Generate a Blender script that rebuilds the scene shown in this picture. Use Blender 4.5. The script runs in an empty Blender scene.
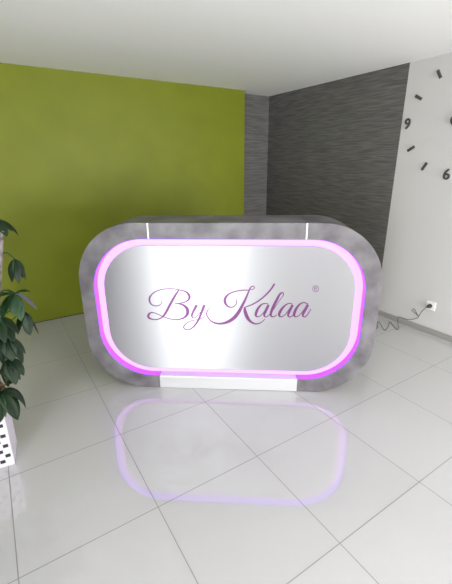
import bpy, bmesh, math, random
from mathutils import Vector, Matrix
random.seed(4)
C = bpy.context.scene.collection

# ---------------------------------------------------------------- camera
cam_data = bpy.data.cameras.new('camera')
cam = bpy.data.objects.new('camera', cam_data); C.objects.link(cam)
cam_data.sensor_fit = 'HORIZONTAL'; cam_data.sensor_width = 36
cam_data.lens = 365.3 / 452 * 36
PITCH, YAW, ROLL = 0.33784, 0.5625, -0.00953
fwd = Vector((math.sin(YAW)*math.cos(PITCH), math.cos(YAW)*math.cos(PITCH), -math.sin(PITCH)))
rt = Vector((math.cos(YAW), -math.sin(YAW), 0)); upv = rt.cross(fwd)
r2 = rt*math.cos(ROLL) + upv*math.sin(ROLL); u2 = -rt*math.sin(ROLL) + upv*math.cos(ROLL)
M = Matrix((r2, u2, -fwd)).transposed().to_4x4()
M.translation = Vector((-0.4212, -1.3057, 1.5705))
cam.matrix_world = M
cam_data.clip_start = .05
bpy.context.scene.camera = cam

# ---------------------------------------------------------------- world, added daylight, exposure
w = bpy.data.worlds.new('world'); bpy.context.scene.world = w; w.use_nodes = True
w.node_tree.nodes['Background'].inputs[0].default_value = (.80, .88, 1, 1)
w.node_tree.nodes['Background'].inputs[1].default_value = 1.0
vs = bpy.context.scene.view_settings
vs.view_transform = 'Standard'; vs.look = 'None'; vs.gamma = 1; vs.use_curve_mapping = False
vs.exposure = 0.0

def area(name, loc, direction, sx, sy, power, col):
    l = bpy.data.lights.new(name, 'AREA'); l.shape = 'RECTANGLE'; l.size = sx; l.size_y = sy
    l.energy = power; l.color = col
    o = bpy.data.objects.new(name, l); C.objects.link(o)
    o.location = loc; o.rotation_euler = Vector(direction).to_track_quat('-Z', 'Y').to_euler()
    return o
# added daylight panels in two invented openings, out of view behind the camera
area('added_daylight_left', (-2.93, -2.92, .90), (1, 0, -.30), 1.35, 1.55, 190, (.95, .98, 1))  # placed and sized for the vertical streak on the metal panel
area('added_daylight_front', (2.05, -4.90, .90), (0, 1, -.30), 1.4, 1.55, 215, (1, .98, .965))  # added to brighten the right side of the floor

# ---------------------------------------------------------------- materials
def mat(name, col=(.8,.8,.8), rough=.5, metal=0, **kw):
    m = bpy.data.materials.new(name); m.use_nodes = True
    b = m.node_tree.nodes['Principled BSDF']
    b.inputs['Base Color'].default_value = (*col, 1); b.inputs['Roughness'].default_value = rough
    b.inputs['Metallic'].default_value = metal
    for k, v in kw.items(): b.inputs[k.replace('_', ' ')].default_value = v
    return m
def N(m, t, **kw):
    n = m.node_tree.nodes.new(t)
    for k, v in kw.items(): setattr(n, k, v)
    return n
def L(m, a, b): m.node_tree.links.new(a, b)
def P(m): return m.node_tree.nodes['Principled BSDF']
def noise_tint(m, c1, c2, scale, detail=4, lo=.35, hi=.65, stretch=(1,1,1), bump=0, bdist=.002, coord='Object'):
    tc = N(m, 'ShaderNodeTexCoord'); mp = N(m, 'ShaderNodeMapping'); mp.inputs['Scale'].default_value = stretch
    nz = N(m, 'ShaderNodeTexNoise'); nz.inputs['Scale'].default_value = scale; nz.inputs['Detail'].default_value = detail
    r = N(m, 'ShaderNodeValToRGB'); r.color_ramp.elements[0].position = lo; r.color_ramp.elements[1].position = hi
    r.color_ramp.elements[0].color = (*c1, 1); r.color_ramp.elements[1].color = (*c2, 1)
    L(m, tc.outputs[coord], mp.inputs[0]); L(m, mp.outputs[0], nz.inputs['Vector'])
    L(m, nz.outputs['Fac'], r.inputs[0]); L(m, r.outputs[0], P(m).inputs['Base Color'])
    if bump:
        bp = N(m, 'ShaderNodeBump'); bp.inputs['Strength'].default_value = bump; bp.inputs['Distance'].default_value = bdist
        L(m, nz.outputs['Fac'], bp.inputs['Height']); L(m, bp.outputs[0], P(m).inputs['Normal'])
    return nz

m_green = mat('lime_green_paint', (.24, .29, .018), .5, Specular_IOR_Level=.3)
noise_tint(m_green, (.170, .198, .008), (.195, .226, .011), 3, 2, .3, .7)
m_white = mat('white_wall_paint', (.60, .585, .575), .6)
m_ceil = mat('white_ceiling_paint', (.93, .93, .93), .8)
m_base = mat('grey_skirting', (.30, .29, .27), .35)
m_shadow = mat('gap_shade_dark', (.03, .03, .025), .7)  # near-black colour standing for shade in the gap below the green wall
m_frame = mat('added_frame_paint', (.8, .8, .8), .4)

m_dark = mat('grasscloth_wallpaper', (.08, .075, .07), .62)
noise_tint(m_dark, (.088, .086, .083), (.165, .160, .150), 1, 5, .36, .66, (5, 5, 110), bump=.5, bdist=.004)

# floor: 60 cm porcelain tiles
m_floor = mat('porcelain_tiles', (.6, .6, .6), .03)
P(m_floor).inputs['Specular IOR Level'].default_value = 1.0; P(m_floor).inputs['IOR'].default_value = 1.6
tc = N(m_floor, 'ShaderNodeTexCoord'); br = N(m_floor, 'ShaderNodeTexBrick', offset=0.0, squash=1.0)
br.inputs['Color1'].default_value = (.50, .498, .492, 1); br.inputs['Color2'].default_value = (.515, .513, .507, 1)
br.inputs['Mortar'].default_value = (.20, .19, .175, 1); br.inputs['Scale'].default_value = 1
br.inputs['Mortar Size'].default_value = .0022; br.inputs['Mortar Smooth'].default_value = 0
br.inputs['Brick Width'].default_value = .6; br.inputs['Row Height'].default_value = .6
L(m_floor, tc.outputs['Object'], br.inputs['Vector']); L(m_floor, br.outputs['Color'], P(m_floor).inputs['Base Color'])
mr = N(m_floor, 'ShaderNodeMapRange'); mr.inputs['To Min'].default_value = .018; mr.inputs['To Max'].default_value = .6
L(m_floor, br.outputs['Fac'], mr.inputs['Value']); L(m_floor, mr.outputs[0], P(m_floor).inputs['Roughness'])

m_conc = mat('concrete_look_laminate', (.3, .29, .3), .45)
noise_tint(m_conc, (.080, .075, .082), (.185, .174, .186), 7, 6, .33, .68)
m_brush = mat('brushed_metal', (.47, .47, .485), .43, 1.0)
P(m_brush).inputs['Anisotropic'].default_value = .75; P(m_brush).inputs['Anisotropic Rotation'].default_value = .25
tg = N(m_brush, 'ShaderNodeTangent', direction_type='UV_MAP'); L(m_brush, tg.outputs[0], P(m_brush).inputs['Tangent'])
m_plate = mat('satin_white_metal', (.62, .62, .63), .35, .35)
m_seam = mat('white_seam_strip', (.85, .85, .85), .4)
m_ledpale = mat('pale_pink_light_diffuser', (.12, .08, .12), .4)
P(m_ledpale).inputs['Emission Color'].default_value = (.80, .36, 1, 1); P(m_ledpale).inputs['Emission Strength'].default_value = 1.6
m_ledviolet = mat('violet_light_strip', (.15, .08, .2), .4)
P(m_ledviolet).inputs['Emission Color'].default_value = (.26, .018, 1, 1); P(m_ledviolet).inputs['Emission Strength'].default_value = 2.1
m_letter = mat('purple_metallic_vinyl', (.17, .045, .17), .33, .4)
m_black = mat('black_plastic', (.02, .02, .02), .4)
m_clock = mat('dark_grey_clock_metal', (.10, .095, .09), .4, .4)
m_socket = mat('white_socket_plastic', (.82, .82, .80), .3)
m_pot = mat('white_planter_plastic', (.60, .57, .62), .45)
m_soil = mat('potting_soil', (.05, .03, .018), .95)
m_trunk = mat('plant_bark', (.22, .18, .16), .8)
noise_tint(m_trunk, (.07, .06, .055), (.2, .18, .17), 30, 3, .4, .6)
def leafmat(name, c1, c2):
    m = mat(name, c1, .48, Specular_IOR_Level=.3); noise_tint(m, c1, c2, 16, 3, .3, .7)
    return m
m_leaf = leafmat('dark_green_leaf', (.005, .017, .006), (.013, .034, .011))
m_leaf2 = leafmat('mid_green_leaf', (.010, .036, .012), (.024, .062, .022))
m_leaf3 = leafmat('light_green_leaf', (.10, .22, .03), (.14, .30, .05))
m_leafb = leafmat('withered_brown_leaf', (.16, .05, .025), (.22, .09, .04))
m_leafg = leafmat('greyish_leaf', (.07, .075, .085), (.12, .12, .14))

# ---------------------------------------------------------------- helpers
def obj(name, bm, m, parent=None, smooth=False, kind=None):
    me = bpy.data.meshes.new(name); bmesh.ops.recalc_face_normals(bm, faces=bm.faces); bm.to_mesh(me); bm.free()
    me.materials.append(m)
    if smooth:
        for f in me.polygons: f.use_smooth = True
    o = bpy.data.objects.new(name, me); C.objects.link(o)
    if parent: o.parent = parent
    if kind: o['kind'] = kind
    return o
def thing(name, label, cat, loc=(0,0,0), rotz=0, group=None):
    o = bpy.data.objects.new(name, None); C.objects.link(o); o.empty_display_size = .1
    o.location = loc; o.rotation_euler = (0, 0, rotz); o['label'] = label; o['category'] = cat
    if group: o['group'] = group
    return o
def box(bm, x0, x1, y0, y1, z0, z1):
    v = [bm.verts.new((x, y, z)) for x in (x0, x1) for y in (y0, y1) for z in (z0, z1)]
    for f in ((0,1,3,2), (4,6,7,5), (0,4,5,1), (2,3,7,6), (0,2,6,4), (1,5,7,3)): bm.faces.new([v[i] for i in f])
    return bm
def bx(*a): return box(bmesh.new(), *a)
def bevel(bm, w_, seg=2):
    bmesh.ops.bevel(bm, geom=list(bm.edges), offset=w_, segments=seg, affect='EDGES', profile=.5, clamp_overlap=True); return bm
def struct(name, bm, m): return obj(name, bm, m, kind='structure')
def prism(bm, pts, y0, y1):
    """closed outline in x,z extruded along y"""
    a = [bm.verts.new((x, y0, z)) for x, z in pts]; b = [bm.verts.new((x, y1, z)) for x, z in pts]
    bm.faces.new(a); bm.faces.new(b[::-1]); n = len(pts)
    for i in range(n): bm.faces.new((a[i], a[(i+1) % n], b[(i+1) % n], b[i]))
    return bm
def smooth_path(pts, per=6):
    """Catmull-Rom through points of any dimension"""
    P_ = [Vector(p) for p in pts]; out = []
    for i in range(len(P_)-1):
        p0 = P_[max(i-1, 0)]; p1 = P_[i]; p2 = P_[i+1]; p3 = P_[min(i+2, len(P_)-1)]
        for j in range(per):
            t = j/per
            out.append(.5*((2*p1) + (p2-p0)*t + (2*p0-5*p1+4*p2-p3)*t*t + (3*p1-p0-3*p2+p3)*t**3))
    out.append(P_[-1]); return out
def tube(bm, pts, rad, n=8):
    rings = []; pts = [Vector(p) for p in pts]
    ref = Vector((0, 0, 1))
    for i, p in enumerate(pts):
        d = (pts[min(i+1, len(pts)-1)] - pts[max(i-1, 0)]).normalized()
        a = d.cross(ref)
        if a.length < .05: a = d.cross(Vector((1, 0, 0)))
        a.normalize(); b = d.cross(a)
        r = rad[i] if isinstance(rad, (list, tuple)) else rad
        rings.append([bm.verts.new(p + r*(a*math.cos(k*2*math.pi/n) + b*math.sin(k*2*math.pi/n))) for k in range(n)])
    for i in range(len(rings)-1):
        for k in range(n):
            bm.faces.new((rings[i][k], rings[i][(k+1) % n], rings[i+1][(k+1) % n], rings[i+1][k]))
    bm.faces.new(rings[0][::-1]); bm.faces.new(rings[-1])
    return bm

# ---------------------------------------------------------------- the room
X0, X1, Y0, Y1, H = -3.0, 2.95, -5.0, 2.93, 2.4
struct('floor', bx(X0-.1, X1+.1, Y0-.1, Y1+.1, -.05, 0), m_floor)
struct('ceiling', bx(X0-.1, X1+.1, Y0-.1, Y1+.1, H, H+.05), m_ceil)
struct('wall_back', bx(2.3, X1, Y1, Y1+.1, 0, H), m_dark)
bm = bx(X0, 2.43, 2.75, Y1+.1, .012, H)
struct('wall_back_green', bm, m_green)
struct('gap_shade_1', bx(X0, 2.425, 2.76, Y1+.05, 0, .012), m_shadow)  # dark strip paints in the shadow gap at the foot of the green wall
struct('wall_right_rear', bx(X1, X1+.1, .956, Y1+.1, 0, H), m_dark)
struct('wall_right', bx(X1, X1+.1, Y0, .956, 0, H), m_white)
struct('baseboard_right', bevel(bx(X1-.012, X1, Y0, .956, 0, .055), .002, 1), m_base)
struct('baseboard_right_rear', bevel(bx(X1-.012, X1, .956, Y1, 0, .044), .002, 1), m_base)
# left wall with an invented tall opening
bm = bmesh.new()
for a in ((X0-.1, X0, -2.20, 2.75, 0, H), (X0-.1, X0, Y0, -3.65, 0, H), (X0-.1, X0, -3.65, -2.20, 1.80, H), (X0-.1, X0, -3.65, -2.20, 0, .12)): box(bm, *a)
struct('wall_left', bm, m_white)
bm = bmesh.new()
for a in ((X0, 1.3, Y0-.1, Y0, 0, H), (2.8, X1, Y0-.1, Y0, 0, H), (1.3, 2.8, Y0-.1, Y0, 1.80, H), (1.3, 2.8, Y0-.1, Y0, 0, .12)): box(bm, *a)
struct('wall_front', bm, m_white)
bm = bmesh.new()
for a in ((X0-.08, X0-.02, -3.65, -3.60, .12, 1.80), (X0-.08, X0-.02, -2.25, -2.20, .12, 1.80), (X0-.08, X0-.02, -3.60, -2.25, .12, .17), (X0-.08, X0-.02, -3.60, -2.25, 1.75, 1.80)): box(bm, *a)
struct('added_window_1', bm, m_frame)  # frame of the unseen left opening, made up for the light
bm = bmesh.new()
for a in ((1.3, 1.35, Y0-.08, Y0-.02, .12, 1.80), (2.75, 2.8, Y0-.08, Y0-.02, .12, 1.80), (2.03, 2.08, Y0-.08, Y0-.02, .17, 1.75), (1.35, 2.75, Y0-.08, Y0-.02, .12, .17), (1.35, 2.75, Y0-.08, Y0-.02, 1.75, 1.80)): box(bm, *a)
struct('added_window_2', bm, m_frame)  # frame of the second unseen opening, added for the light

# ---------------------------------------------------------------- reception desk
DLOC = (.81134, .63899, 0); DROT = math.atan2(-.58761, .80914)
desk = thing('reception_desk', 'rounded grey concrete-look reception desk with a violet light ring around its brushed metal front', 'desk', DLOC, DROT)
HW, HT, R0 = 1.005, 1.220, .405
IL, IR, IB, IT, RI = -.909, .909, .102, 1.117, .36
DEP = .375; SX = .503
def arc(cx, cz, r, a0, a1, n=24):
    return [(cx + r*math.cos(math.radians(a0+(a1-a0)*i/n)), cz + r*math.sin(math.radians(a0+(a1-a0)*i/n))) for i in range(n+1)]
def ringpts(l, r_, b, t, rad, n=24):
    return arc(r_-rad, t-rad, rad, 90, 0, n) + arc(r_-rad, b+rad, rad, 0, -90, n) + [(SX, b), (-SX, b)] + arc(l+rad, b+rad, rad, -90, -180, n) + arc(l+rad, t-rad, rad, 180, 90, n)
def cframe(sgn):
    xi = IR if sgn > 0 else -IL
    outer = [(SX, HT)] + arc(HW-R0, HT-R0, R0, 90, 0, 32) + arc(HW-R0, R0, R0, 0, -90, 32) + [(SX, 0)]
    inner = [(SX, IB)] + arc(xi-RI, IB+RI, RI, -90, 0, 32) + arc(xi-RI, IT-RI, RI, 0, 90, 32) + [(SX, IT)]
    pts = outer + [q for q in inner if q[0] >= SX or q in (inner[0], inner[-1])]
    clean = []
    for q in pts:
        if not clean or math.hypot(q[0]-clean[-1][0], q[1]-clean[-1][1]) > 1e-4: clean.append(q)
    return [(sgn*x, z) for x, z in clean]
def bevel_front(o, w_=.003):
    md = o.modifiers.new('edge', 'BEVEL'); md.width = w_; md.segments = 2; md.limit_method = 'ANGLE'; md.angle_limit = math.radians(50)
for s, lb in ((-1, None), (1, None)):
    o = obj('side_frame', prism(bmesh.new(), cframe(s), 0, DEP), m_conc, desk); bevel_front(o)
o = obj('top_frame', bx(-SX+.001, SX-.001, 0, DEP, IT, HT), m_conc, desk); bevel_front(o)
o = obj('kick_plate', bx(-SX+.001, SX-.001, -.002, .30, .002, IB), m_plate, desk); o['label'] = 'satin white metal plate'; bevel_front(o)
for s in (-1, 1):
    obj('seam_strip', bx(s*SX-.0045, s*SX+.0045, -.0015, .003, IT+.001, HT-.001), m_seam, desk)
# violet light strip lining the opening
po = ringpts(IL, IR, IB, IT, RI); t_ = .004
pi_ = ringpts(IL+t_, IR-t_, IB+t_, IT-t_, RI-t_)
def ring(po, pi_, y0, y1, gap=False):
    bm = bmesh.new(); n = len(po)
    A = [bm.verts.new((x, y0, z)) for x, z in po]; B = [bm.verts.new((x, y0, z)) for x, z in pi_]
    D = [bm.verts.new((x, y1, z)) for x, z in po]; E = [bm.verts.new((x, y1, z)) for x, z in pi_]
    for i in range(n):
        j = (i+1) % n
        if gap and pi_[i][1] < IB+.02 and pi_[j][1] < IB+.02 and abs(pi_[i][0]) < SX+.001 and abs(pi_[j][0]) < SX+.001: continue   # no strip over the kick plate
        for q in ((A[i], A[j], B[j], B[i]), (D[i], E[i], E[j], D[j]), (A[i], D[i], D[j], A[j]), (B[i], B[j], E[j], E[i])): bm.faces.new(q)
    return bm
o = obj('light_strip', ring(po, pi_, .004, .062, True), m_ledviolet, desk); o['label'] = 'violet light strip'
pd = ringpts(IL+t_, IR-t_, IB+t_, IT-t_, RI-t_); pe = ringpts(IL+.09, IR-.09, IB+.07, IT-.08, RI-.08)
o = obj('light_diffuser', ring(pd, pe, .058, .068), m_ledpale, desk); o['label'] = 'glowing pale pink diffuser'
obj('backing_board', prism(bmesh.new(), ringpts(IL+.001, IR-.001, IB+.001, IT-.001, RI), .069, .085), m_conc, desk)
# brushed metal front panel
PL, PR, PB, PT, RP = -.847, .847, .152, 1.067, .305
PY0, PY1 = .028, .042
bm = prism(bmesh.new(), ringpts(PL, PR, PB, PT, RP, 32), PY0, PY1)
panel = obj('front_panel', bm, m_brush, desk); panel['label'] = 'brushed metal panel'
uv = panel.data.uv_layers.new(name='UVMap')
for lp in panel.data.loops:
    co = panel.data.vertices[lp.vertex_index].co; uv.data[lp.index].uv = (co.x, co.z)
obj('panel_standoff', bx(-.70, .70, PY1, .069, .35, .90), m_conc, desk)
LETTERS = {   # script lettering on the panel: strokes of (across, up, width) in metres
 'B': [
  [(-0.4514, 0.6832, 0.0035), (-0.4542, 0.6643, 0.0035), (-0.4725, 0.6476, 0.0042), (-0.4985, 0.6431, 0.0049), (-0.525, 0.6526, 0.0063), (-0.5372, 0.6754, 0.0091), (-0.5349, 0.7039, 0.0091), (-0.5176, 0.7285, 0.0063), (-0.4867, 0.7506, 0.0049), (-0.4474, 0.7639, 0.0042), (-0.4012, 0.7708, 0.0042), (-0.3556, 0.769, 0.0049), (-0.318, 0.7615, 0.0063), (-0.2843, 0.7516, 0.0084), (-0.2639, 0.7319, 0.0125), (-0.2579, 0.7119, 0.0125), (-0.2664, 0.6915, 0.0091), (-0.2878, 0.6766, 0.007), (-0.315, 0.6689, 0.0056), (-0.3422, 0.6644, 0.0042), (-0.3631, 0.6632, 0.0035)],
  [(-0.3631, 0.6632, 0.0035), (-0.3309, 0.6605, 0.0063), (-0.3005, 0.6503, 0.0112), (-0.2785, 0.626, 0.0167), (-0.2752, 0.5971, 0.0167), (-0.2872, 0.5719, 0.0125), (-0.309, 0.5547, 0.0084), (-0.3448, 0.5431, 0.0056), (-0.3839, 0.5432, 0.0042), (-0.4188, 0.551, 0.0042), (-0.4532, 0.5647, 0.0042), (-0.4874, 0.5809, 0.0042), (-0.5179, 0.5921, 0.0049), (-0.5418, 0.5884, 0.0084), (-0.5549, 0.5713, 0.0118), (-0.5518, 0.552, 0.0105), (-0.5258, 0.5406, 0.0063), (-0.4942, 0.5412, 0.0056), (-0.4616, 0.5561, 0.007), (-0.4319, 0.5902, 0.0112), (-0.3969, 0.6529, 0.0132), (-0.3584, 0.7185, 0.0118), (-0.3295, 0.7606, 0.007)],
 ],
 'y': [
  [(-0.2094, 0.6542, 0.0153), (-0.2316, 0.6144, 0.0125), (-0.2461, 0.5809, 0.0105), (-0.2438, 0.5601, 0.007), (-0.2299, 0.5578, 0.0049), (-0.21, 0.5732, 0.0042), (-0.1881, 0.6027, 0.0035)],
  [(-0.1558, 0.6566, 0.0153), (-0.1823, 0.5903, 0.0118), (-0.2034, 0.5398, 0.0098), (-0.2322, 0.4969, 0.0084), (-0.2607, 0.4724, 0.0063), (-0.2885, 0.4658, 0.0049), (-0.3055, 0.4741, 0.0056), (-0.3061, 0.4938, 0.0056), (-0.2822, 0.5197, 0.0049), (-0.2463, 0.5373, 0.0042), (-0.2032, 0.5457, 0.0042), (-0.1678, 0.5614, 0.0042), (-0.1503, 0.5759, 0.0042)],
 ],
 'K': [
  [(-0.1112, 0.641, 0.0035), (-0.1332, 0.6201, 0.0049), (-0.1431, 0.591, 0.007), (-0.1346, 0.562, 0.0063), (-0.1098, 0.5331, 0.0077), (-0.0752, 0.5186, 0.0105), (-0.0326, 0.5194, 0.0125), (0.01, 0.5354, 0.0167), (0.0485, 0.5653, 0.0181), (0.079, 0.6072, 0.0167), (0.1053, 0.6607, 0.0132), (0.1274, 0.7093, 0.0098), (0.1456, 0.7571, 0.007), (0.1542, 0.7792, 0.0063), (0.1659, 0.7935, 0.0049), (0.1799, 0.7936, 0.0049), (0.183, 0.7812, 0.0042), (0.1684, 0.7716, 0.0035), (0.1528, 0.7753, 0.0035)],
  [(0.0637, 0.6987, 0.0035), (0.0623, 0.6681, 0.0042), (0.041, 0.645, 0.0049), (0.0145, 0.643, 0.0063), (-0.0059, 0.6589, 0.0105), (-0.0162, 0.6871, 0.0139), (-0.0084, 0.7153, 0.0118), (0.0151, 0.7396, 0.007), (0.0563, 0.7576, 0.0056), (0.1084, 0.7661, 0.0049), (0.1462, 0.7666, 0.0042)],
  [(0.3166, 0.8154, 0.0084), (0.2938, 0.7747, 0.0084), (0.2617, 0.735, 0.0077), (0.2181, 0.6946, 0.007), (0.1737, 0.6658, 0.0063), (0.125, 0.6447, 0.0049)],
  [(0.1197, 0.6447, 0.0084), (0.123, 0.612, 0.0167), (0.1371, 0.5711, 0.0174), (0.1604, 0.5382, 0.0125), (0.195, 0.5204, 0.0077), (0.2255, 0.5269, 0.0056), (0.2479, 0.544, 0.0042), (0.2589, 0.5583, 0.0035)],
 ],
 'a': [
  [(0.2811, 0.6666, 0.0042), (0.2637, 0.6728, 0.0049), (0.2377, 0.6667, 0.007), (0.2121, 0.638, 0.0118), (0.1977, 0.601, 0.0139), (0.1981, 0.5804, 0.0098), (0.2119, 0.5741, 0.0056), (0.2321, 0.5851, 0.0042), (0.254, 0.6142, 0.0042), (0.274, 0.6512, 0.0042)],
  [(0.2812, 0.6618, 0.0112), (0.2651, 0.6226, 0.0132), (0.2545, 0.5938, 0.0112), (0.2572, 0.5773, 0.007), (0.2724, 0.5751, 0.0049), (0.2923, 0.5944, 0.0042)],
 ],
 'l': [
  [(0.2923, 0.5928, 0.0035), (0.3173, 0.6316, 0.0035), (0.3524, 0.6925, 0.0035), (0.3746, 0.7286, 0.0042), (0.3775, 0.7468, 0.0056), (0.3684, 0.7521, 0.0063), (0.3542, 0.7402, 0.0098), (0.3337, 0.6962, 0.0132), (0.3131, 0.6477, 0.0139), (0.2995, 0.6027, 0.0125), (0.3025, 0.5806, 0.0084), (0.3192, 0.576, 0.0056), (0.3398, 0.5911, 0.0042)],
 ],
 'a2': [
  [(0.4419, 0.6707, 0.0042), (0.4231, 0.6768, 0.0049), (0.3977, 0.6652, 0.007), (0.3729, 0.6365, 0.0118), (0.357, 0.6037, 0.0139), (0.3578, 0.5832, 0.0098), (0.3716, 0.5769, 0.0056), (0.3935, 0.5904, 0.0042), (0.4146, 0.621, 0.0042), (0.4351, 0.6577, 0.0042)],
  [(0.4436, 0.6659, 0.0112), (0.4277, 0.6269, 0.0132), (0.4172, 0.5966, 0.0112), (0.4203, 0.5794, 0.007), (0.4369, 0.5781, 0.0049), (0.4566, 0.6013, 0.0042)],
 ],
 'a3': [
  [(0.5451, 0.6739, 0.0049), (0.5187, 0.683, 0.0056), (0.4935, 0.6731, 0.0077), (0.4708, 0.6422, 0.0118), (0.4579, 0.6054, 0.0139), (0.459, 0.585, 0.0098), (0.4728, 0.5787, 0.0056), (0.4945, 0.5922, 0.0042), (0.5185, 0.6268, 0.0042), (0.5384, 0.6633, 0.0042)],
  [(0.5454, 0.6691, 0.0125), (0.5293, 0.631, 0.0139), (0.5165, 0.5983, 0.0118), (0.519, 0.582, 0.0077), (0.534, 0.5798, 0.0056), (0.5531, 0.6071, 0.0049), (0.5674, 0.6373, 0.0042)],
 ],
 'R': [
  [(0.6083, 0.7825, 0.0049), (0.605, 0.7929, 0.0049), (0.5973, 0.8004, 0.0049), (0.5873, 0.8031, 0.0049), (0.5778, 0.8002, 0.0049), (0.5712, 0.7925, 0.0049), (0.5693, 0.782, 0.0049), (0.5726, 0.7716, 0.0049), (0.5803, 0.764, 0.0049), (0.5903, 0.7613, 0.0049), (0.5999, 0.7642, 0.0049), (0.6065, 0.772, 0.0049), (0.6083, 0.7825, 0.0049)],
  [(0.5831, 0.7705, 0.0042), (0.5816, 0.793, 0.0042), (0.5894, 0.7946, 0.0042), (0.5948, 0.7893, 0.0042), (0.591, 0.7823, 0.0042), (0.5831, 0.7814, 0.0042)],
  [(0.5889, 0.7815, 0.0042), (0.5976, 0.7707, 0.0042)],
 ],
}
def ribbon(bm, pts, y0, y1, fine=False):
    sp = smooth_path(pts, 5)
    Lf, Rt = [], []
    for i, p in enumerate(sp):
        a, b = sp[max(i-1, 0)], sp[min(i+1, len(sp)-1)]
        d = Vector((b.x-a.x, b.y-a.y)).normalized(); n = Vector((-d.y, d.x)); hw = (.0034 if fine else max(p.z*1.35, .0038))/2
        Lf.append((p.x+n.x*hw, p.y+n.y*hw)); Rt.append((p.x-n.x*hw, p.y-n.y*hw))
    V = [[bm.verts.new((x, y, z)) for x, z in side] for side in (Lf, Rt) for y in (y0, y1)]
    a, b, c, d = V
    for i in range(len(sp)-1):
        for q in ((a[i], a[i+1], c[i+1], c[i]), (b[i], d[i], d[i+1], b[i+1]), (a[i], b[i], b[i+1], a[i+1]), (c[i], c[i+1], d[i+1], d[i])): bm.faces.new(q)
    bm.faces.new((a[0], c[0], d[0], b[0])); bm.faces.new((a[-1], b[-1], d[-1], c[-1]))
for key, strokes in LETTERS.items():
    bm = bmesh.new()
    for k, s in enumerate(strokes): ribbon(bm, s, PY0-.0016-.0001*k, PY0, key == 'R')
    o = obj('registered_mark' if key == 'R' else 'letter', bm, m_letter, panel)
    o['label'] = 'small round registered mark' if key == 'R' else 'purple script letter ' + key[0]

# ---------------------------------------------------------------- wall clock (stuck-on markers)
ck = thing('wall_clock', 'large dark grey stick-on clock of separate bar markers on the white wall', 'clock', (X1, .46, 1.895), 0)
RC = .42
def onwall(bm, depth0, depth1, M2):   # local x->wall horizontal (seen left->right = -Y), y->z
    for v in bm.verts:
        p = M2 @ Vector((v.co.x, v.co.y)); d = v.co.z
        v.co = Vector((-(depth0 + d*(depth1-depth0)), -p.x, p.y))
    return bm
for h in range(12):
    th = math.radians(h*30); d = Vector((math.sin(th), math.cos(th)))
    if h % 3:
        bm = bx(-.0125, .0125, -.037, .037, 0, 1)
        Rm = Matrix(((d.y, d.x), (-d.x, d.y)))
        for v in bm.verts:
            p = Rm @ Vector((v.co.x, v.co.y)); dp = v.co.z
            q = p + d*RC
            v.co = Vector((-.001-dp*.011, -q.x, q.y))
        obj('hour_marker', bevel(bm, .004, 2), m_clock, ck)
    else:
        cu = bpy.data.curves.new('numeral', 'FONT'); cu.body = str(h or 12); cu.size = .125; cu.extrude = .006
        cu.align_x = 'CENTER'; cu.align_y = 'CENTER'; cu.offset = .0015
        t = bpy.data.objects.new('numeral', cu); C.objects.link(t)
        me = bpy.data.meshes.new_from_object(t.evaluated_get(bpy.context.evaluated_depsgraph_get()))
        bpy.data.objects.remove(t)
        for v in me.vertices:
            q = Vector((v.co.x, v.co.y)) + d*(RC+.012)
            v.co = Vector((-.008-v.co.z, -q.x, q.y))
        me.materials.clear(); me.materials.append(m_clock)
        o = bpy.data.objects.new('numeral', me); C.objects.link(o); o.parent = ck
bm = bmesh.new(); tube(bm, [(-.001, 0, 0), (-.022, 0, 0)], .045, 32); obj('hub', bm, m_clock, ck)
for nm, ang, ln, wd, dx in (('hour_hand', 52, .20, .011, .026), ('minute_hand', 95, .30, .008, .031)):
    th = math.radians(ang); d = Vector((math.sin(th), math.cos(th))); e = Vector((d.y, -d.x))
    bm = bmesh.new()
    pts = [d*-.03 + e*wd, d*ln + e*wd*.5, d*ln - e*wd*.5, d*-.03 - e*wd]
    a = [bm.verts.new((-dx, -p.x, p.y)) for p in pts]; b = [bm.verts.new((-dx+.005, -p.x, p.y)) for p in pts]
    bm.faces.new(a); bm.faces.new(b[::-1])
    for i in range(4): bm.faces.new((a[i], a[(i+1) % 4], b[(i+1) % 4], b[i]))
    obj(nm, bm, m_clock, ck)

# ---------------------------------------------------------------- wall socket and power cord
so = thing('wall_socket', 'white square wall socket low on the white wall', 'socket', (X1, .385, .28))
obj('face_plate', bevel(bx(-.011, 0, -.042, .042, -.042, .042), .004, 2), m_socket, so)
bm = bmesh.new(); tube(bm, [(-.0112, 0, 0), (-.0135, 0, 0)], .025, 24)
obj('socket_insert', bm, m_socket, so)
cord = thing('power_cord', 'thin black power cord curling over the floor from the desk to the wall socket', 'cord', (2.60, .85, 0))
def cl(p): return (p[0]-2.60, p[1]-.85, p[2])
cp = [(1.72, .42, .004), (1.95, .62, .004), (2.35, .76, .004), (2.60, .70, .004), (2.69, .745, .004), (2.777, .795, .004), (2.74, .743, .004), (2.649, .638, .004), (2.713, .646, .004), (2.869, .724, .004), (2.813, .651, .004), (2.764, .572, .004), (2.818, .590, .004), (2.87, .635, .012), (2.925, .675, .065), (2.925, .60, .068), (2.935, .545, .080), (2.935, .478, .132),
      (2.935, .53, .165), (2.93, .552, .182), (2.932, .53, .198), (2.935, .505, .17), (2.935, .480, .137), (2.932, .462, .18), (2.92, .435, .225), (2.90, .405, .262), (2.905, .39, .278)]
bm = tube(bmesh.new(), smooth_path([cl(p) for p in cp], 5), .0024, 6)
obj('cable', bm, m_black, cord, True)
bm = tube(bmesh.new(), [cl((2.936, .385, .28)), cl((2.915, .385, .28)), cl((2.905, .387, .279)), cl((2.89, .395, .272))], [.019, .019, .014, .007], 16)
obj('plug', bm, m_black, cord, True)

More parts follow.
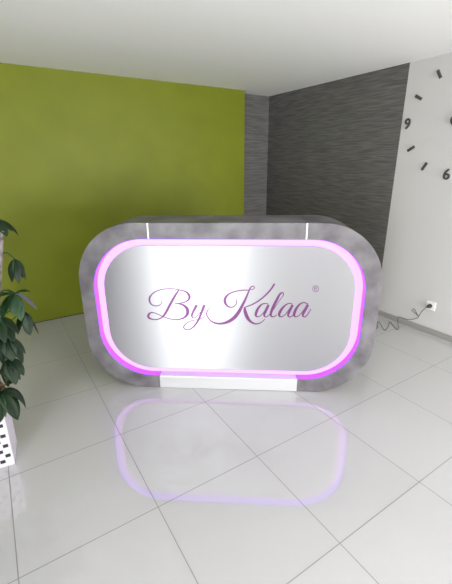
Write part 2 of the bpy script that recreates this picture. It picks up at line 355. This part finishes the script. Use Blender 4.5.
# ---------------------------------------------------------------- potted plant
plant = thing('potted_plant', 'tall bushy umbrella plant with drooping dark green leaves in a white slotted planter', 'potted plant', (-.66, .80, 0), 0)
def loc(p): return Vector(p) - Vector((-.66, .80, 0))
PROT = math.radians(-7)
def rot2(x, y): return (.008 + x*math.cos(PROT)-y*math.sin(PROT), x*math.sin(PROT)+y*math.cos(PROT))
W2 = .105
bm = bmesh.new()
def loft(bm, rings, cap0=True, cap1=False):
    R_ = [[bm.verts.new(p) for p in r] for r in rings]
    n = len(R_[0])
    for i in range(len(R_)-1):
        for k in range(n): bm.faces.new((R_[i][k], R_[i][(k+1) % n], R_[i+1][(k+1) % n], R_[i+1][k]))
    if cap0: bm.faces.new(R_[0][::-1])
    if cap1: bm.faces.new(R_[-1])
def sq(w_, z): return [(*rot2(a*w_, b*w_), z) for a, b in ((-1,-1), (1,-1), (1,1), (-1,1))]
loft(bm, [sq(W2*.93, 0), sq(W2, .33), sq(W2+.006, .33), sq(W2+.006, .35), sq(W2-.008, .35), sq(W2-.012, .27)], True, True)
pot = obj('planter', bm, m_pot, plant)
bm = bmesh.new()
for face in range(4):
    for i in range(6):
        for j in range(9):
            if (i + j) % 2: continue
            zc = .035 + j*.033; ww = W2*(.93+.07*zc/.35)
            u = -.0765 + i*.0306
            ca = [(u-.0125, -ww-.0012), (u+.0125, -ww-.0012), (u+.0125, -ww+.004), (u-.0125, -ww+.004)]
            th = face*math.pi/2
            vs_ = []
            for zz in (zc-.0105, zc+.0105):
                for x, y in ca:
                    x2, y2 = x*math.cos(th)-y*math.sin(th), x*math.sin(th)+y*math.cos(th)
                    vs_.append(bm.verts.new((*rot2(x2, y2), zz)))
            if face == 1: 
                for v in vs_: bm.verts.remove(v)
                continue
            for f in ((0,1,2,3), (7,6,5,4), (0,4,5,1), (1,5,6,2), (2,6,7,3), (3,7,4,0)): bm.faces.new([vs_[q] for q in f])
obj('slot_pattern', bm, m_black, pot)
bm = bmesh.new(); loft(bm, [sq(W2-.013, .26), sq(W2-.011, .315)], True, True); obj('soil', bm, m_soil, plant)
bm = bmesh.new()
tr = smooth_path([loc(p) for p in ((-.64, .80, .30), (-.60, .82, .50), (-.53, .85, .68), (-.462, .85, .958), (-.41, .85, 1.18), (-.39, .86, 1.26))], 6)
tube(bm, tr, [.017-.009*i/len(tr) for i in range(len(tr))], 10)
tr2 = smooth_path([loc(p) for p in ((-.70, .78, .30), (-.70, .74, .5), (-.66, .72, .75), (-.62, .74, 1.0))], 6)
tube(bm, tr2, [.012-.006*i/len(tr2) for i in range(len(tr2))], 8)
obj('trunk', bm, m_trunk, plant, True)

def leaflet(bm, base, tip_dir, length, width, droop, up=Vector((0,0,1)), fold=.18):
    """an oval blade with a folded midrib, bending down along its length"""
    d = Vector(tip_dir).normalized(); side = d.cross(up)
    if side.length < .1: side = d.cross(Vector((.3, -1, 0)))
    side.normalize(); nrm = side.cross(d).normalized()
    n = 9; rows = []; p = Vector(base); cur = d.copy()
    for i in range(n+1):
        t = i/n
        wv = width*.5*(math.sin(math.pi*min(1, t**.85*.97+.03))**.75)*(1.0 if t < .95 else .5)
        if i == 0: wv = .0012
        if i == n: wv = .0012
        rise = nrm*wv*fold*2
        rows.append([bm.verts.new(p - side*wv + rise), bm.verts.new(p - side*wv*.5 + rise*.62), bm.verts.new(p), bm.verts.new(p + side*wv*.5 + rise*.62), bm.verts.new(p + side*wv + rise)])
        cur = (cur + Vector((0, 0, -droop/n))).normalized()
        nrm = side.cross(cur).normalized(); p = p + cur*length/n
    for i in range(n):
        for k in range(4): bm.faces.new((rows[i][k], rows[i][k+1], rows[i+1][k+1], rows[i+1][k]))
jr = random.Random(7)
def palm(hub, anchor, blades, m=m_leaf, label=None):
    """petiole from the trunk to the hub, with leaflets spreading from it"""
    h = loc(hub); a = loc(anchor)
    st = obj('leaf_stalk', tube(bmesh.new(), smooth_path([a, (a+h)/2 + Vector((0, 0, .03)), h], 5), .0034, 6), m_leaf2, plant, True)
    bm = bmesh.new()
    for d, ln, wd, dr in blades: leaflet(bm, h, d + Vector((jr.uniform(-.18, .18), jr.uniform(-.18, .18), jr.uniform(-.12, .12))), ln*jr.uniform(.95, 1.2), wd*jr.uniform(.95, 1.25), dr*jr.uniform(.7, 1.6))
    o = obj('leaf', bm, m, plant, True)
    md = o.modifiers.new('thickness', 'SOLIDIFY'); md.thickness = .0008
    if label: o['label'] = label
    return o
# R = picture-right direction across the floor, T = towards the viewer
Rg = Vector((.90, -.10, 0)); T = Vector((.1, -.95, 0)); Z = Vector((0, 0, 1))
def D(r, t, z): return Rg*r + T*t + Z*z
palm((-.36, .85, 1.112), (-.43, .85, 1.13), [(D(-.35,.2,-1), .125, .048, .3), (D(.05,.5,-1), .12, .045, .3), (D(.38,.2,-1), .12, .045, .3), (D(.2,-.4,-1), .13, .04, .2), (D(-.2,-.4,-.9), .12, .03, .4)])
palm((-.399, .75, .955), (-.47, .83, .93), [(D(1,.3,.35), .085, .044, .5), (D(-1,.5,.3), .13, .055, .6), (D(-.9,.6,-.5), .13, .055, .5), (D(-.3,.7,-.9), .125, .058, .4), (D(.15,.7,-1), .13, .052, .3)], m_leaf2, 'lighter green leaf')
palm((-.392, .77, .952), (-.47, .83, .93), [(D(.75,.2,-.7), .12, .04, .5)], m_leafg, 'greyish leaf')
palm((-.366, .85, .815), (-.49, .85, .80), [(D(.25,.2,-1), .135, .045, .2), (D(-.1,.5,-1), .13, .055, .2), (D(-.55,.5,-.8), .12, .05, .4), (D(.6,-.2,-.45), .05, .02, .2), (D(-.9,.1,-.35), .09, .018, .4)])
palm((-.497, .72, .857), (-.51, .84, .83), [(D(.5,.6,-.9), .15, .07, .4), (D(-.3,.6,-1), .16, .07, .3), (D(.8,.4,-.4), .12, .055, .8), (D(-.9,.4,-.2), .15, .06, .6), (D(.1,.9,-.2), .14, .06, .9)])
palm((-.473, .75, .730), (-.53, .84, .66), [(D(.9,.3,-.5), .13, .05, .9), (D(.6,.3,-.9), .135, .058, .4), (D(.1,.6,-1), .13, .06, .3), (D(-.5,.5,-.9), .14, .06, .4), (D(-1,.4,-.1), .13, .05, .7)])
palm((-.490, .76, .605), (-.56, .83, .56), [(D(.95,.1,-.7), .085, .030, .4), (D(.5,.4,-.95), .115, .034, .3), (D(.15,.5,-1), .12, .055, .3), (D(-.4,.4,-1), .14, .06, .3), (D(.7,.4,-.3), .11, .05, .8)])
palm((-.552, .68, .470), (-.62, .81, .42), [(D(1.0,.2,-.25), .165, .085, 2.4), (D(.6,.4,-.9), .15, .07, .8), (D(-.4,.6,-.7), .14, .07, .6), (D(.1,.2,.6), .10, .05, .8)])
palm((-.600, .70, .430), (-.66, .80, .38), [(D(.35,.4,-.8), .10, .05, .5), (D(-.6,.4,-.6), .11, .05, .6)], m_leaf3, 'young light green leaf')
palm((-.560, .72, .520), (-.60, .81, .46), [(D(.3,.3,-1), .08, .035, .5), (D(-.4,.4,-.8), .08, .04, .5)], m_leafb, 'withered brown leaf')
# crown continuing to the left of the frame edge
rr = random.Random(11)
for hx, hy, hz in ((-.56, .76, 1.06), (-.66, .70, 1.00), (-.80, .78, .95), (-.74, .90, .85), (-.66, .66, .82), (-.82, .68, .74), (-.58, .93, .98), (-.72, .62, .62), (-.60, .66, .64), (-.50, .92, 1.25), (-.42, .93, 1.31), (-.58, .80, 1.18), (-.85, .86, .60), (-.56, .70, .95)):
    bl = []
    for k in range(6):
        a = k*math.pi/3 + rr.uniform(-.3, .3)
        bl.append((Vector((math.cos(a), math.sin(a), rr.uniform(-.7, -.15))), rr.uniform(.11, .15), rr.uniform(.045, .06), rr.uniform(.5, 1.0)))
    an = (-.66, .75, hz-.08) if hx < -.6 else (-.50 + .4*(hz-.85)*.5, .85, hz-.06)
    palm((hx, hy, hz), an, bl, m_leaf if rr.random() < .7 else m_leaf2)
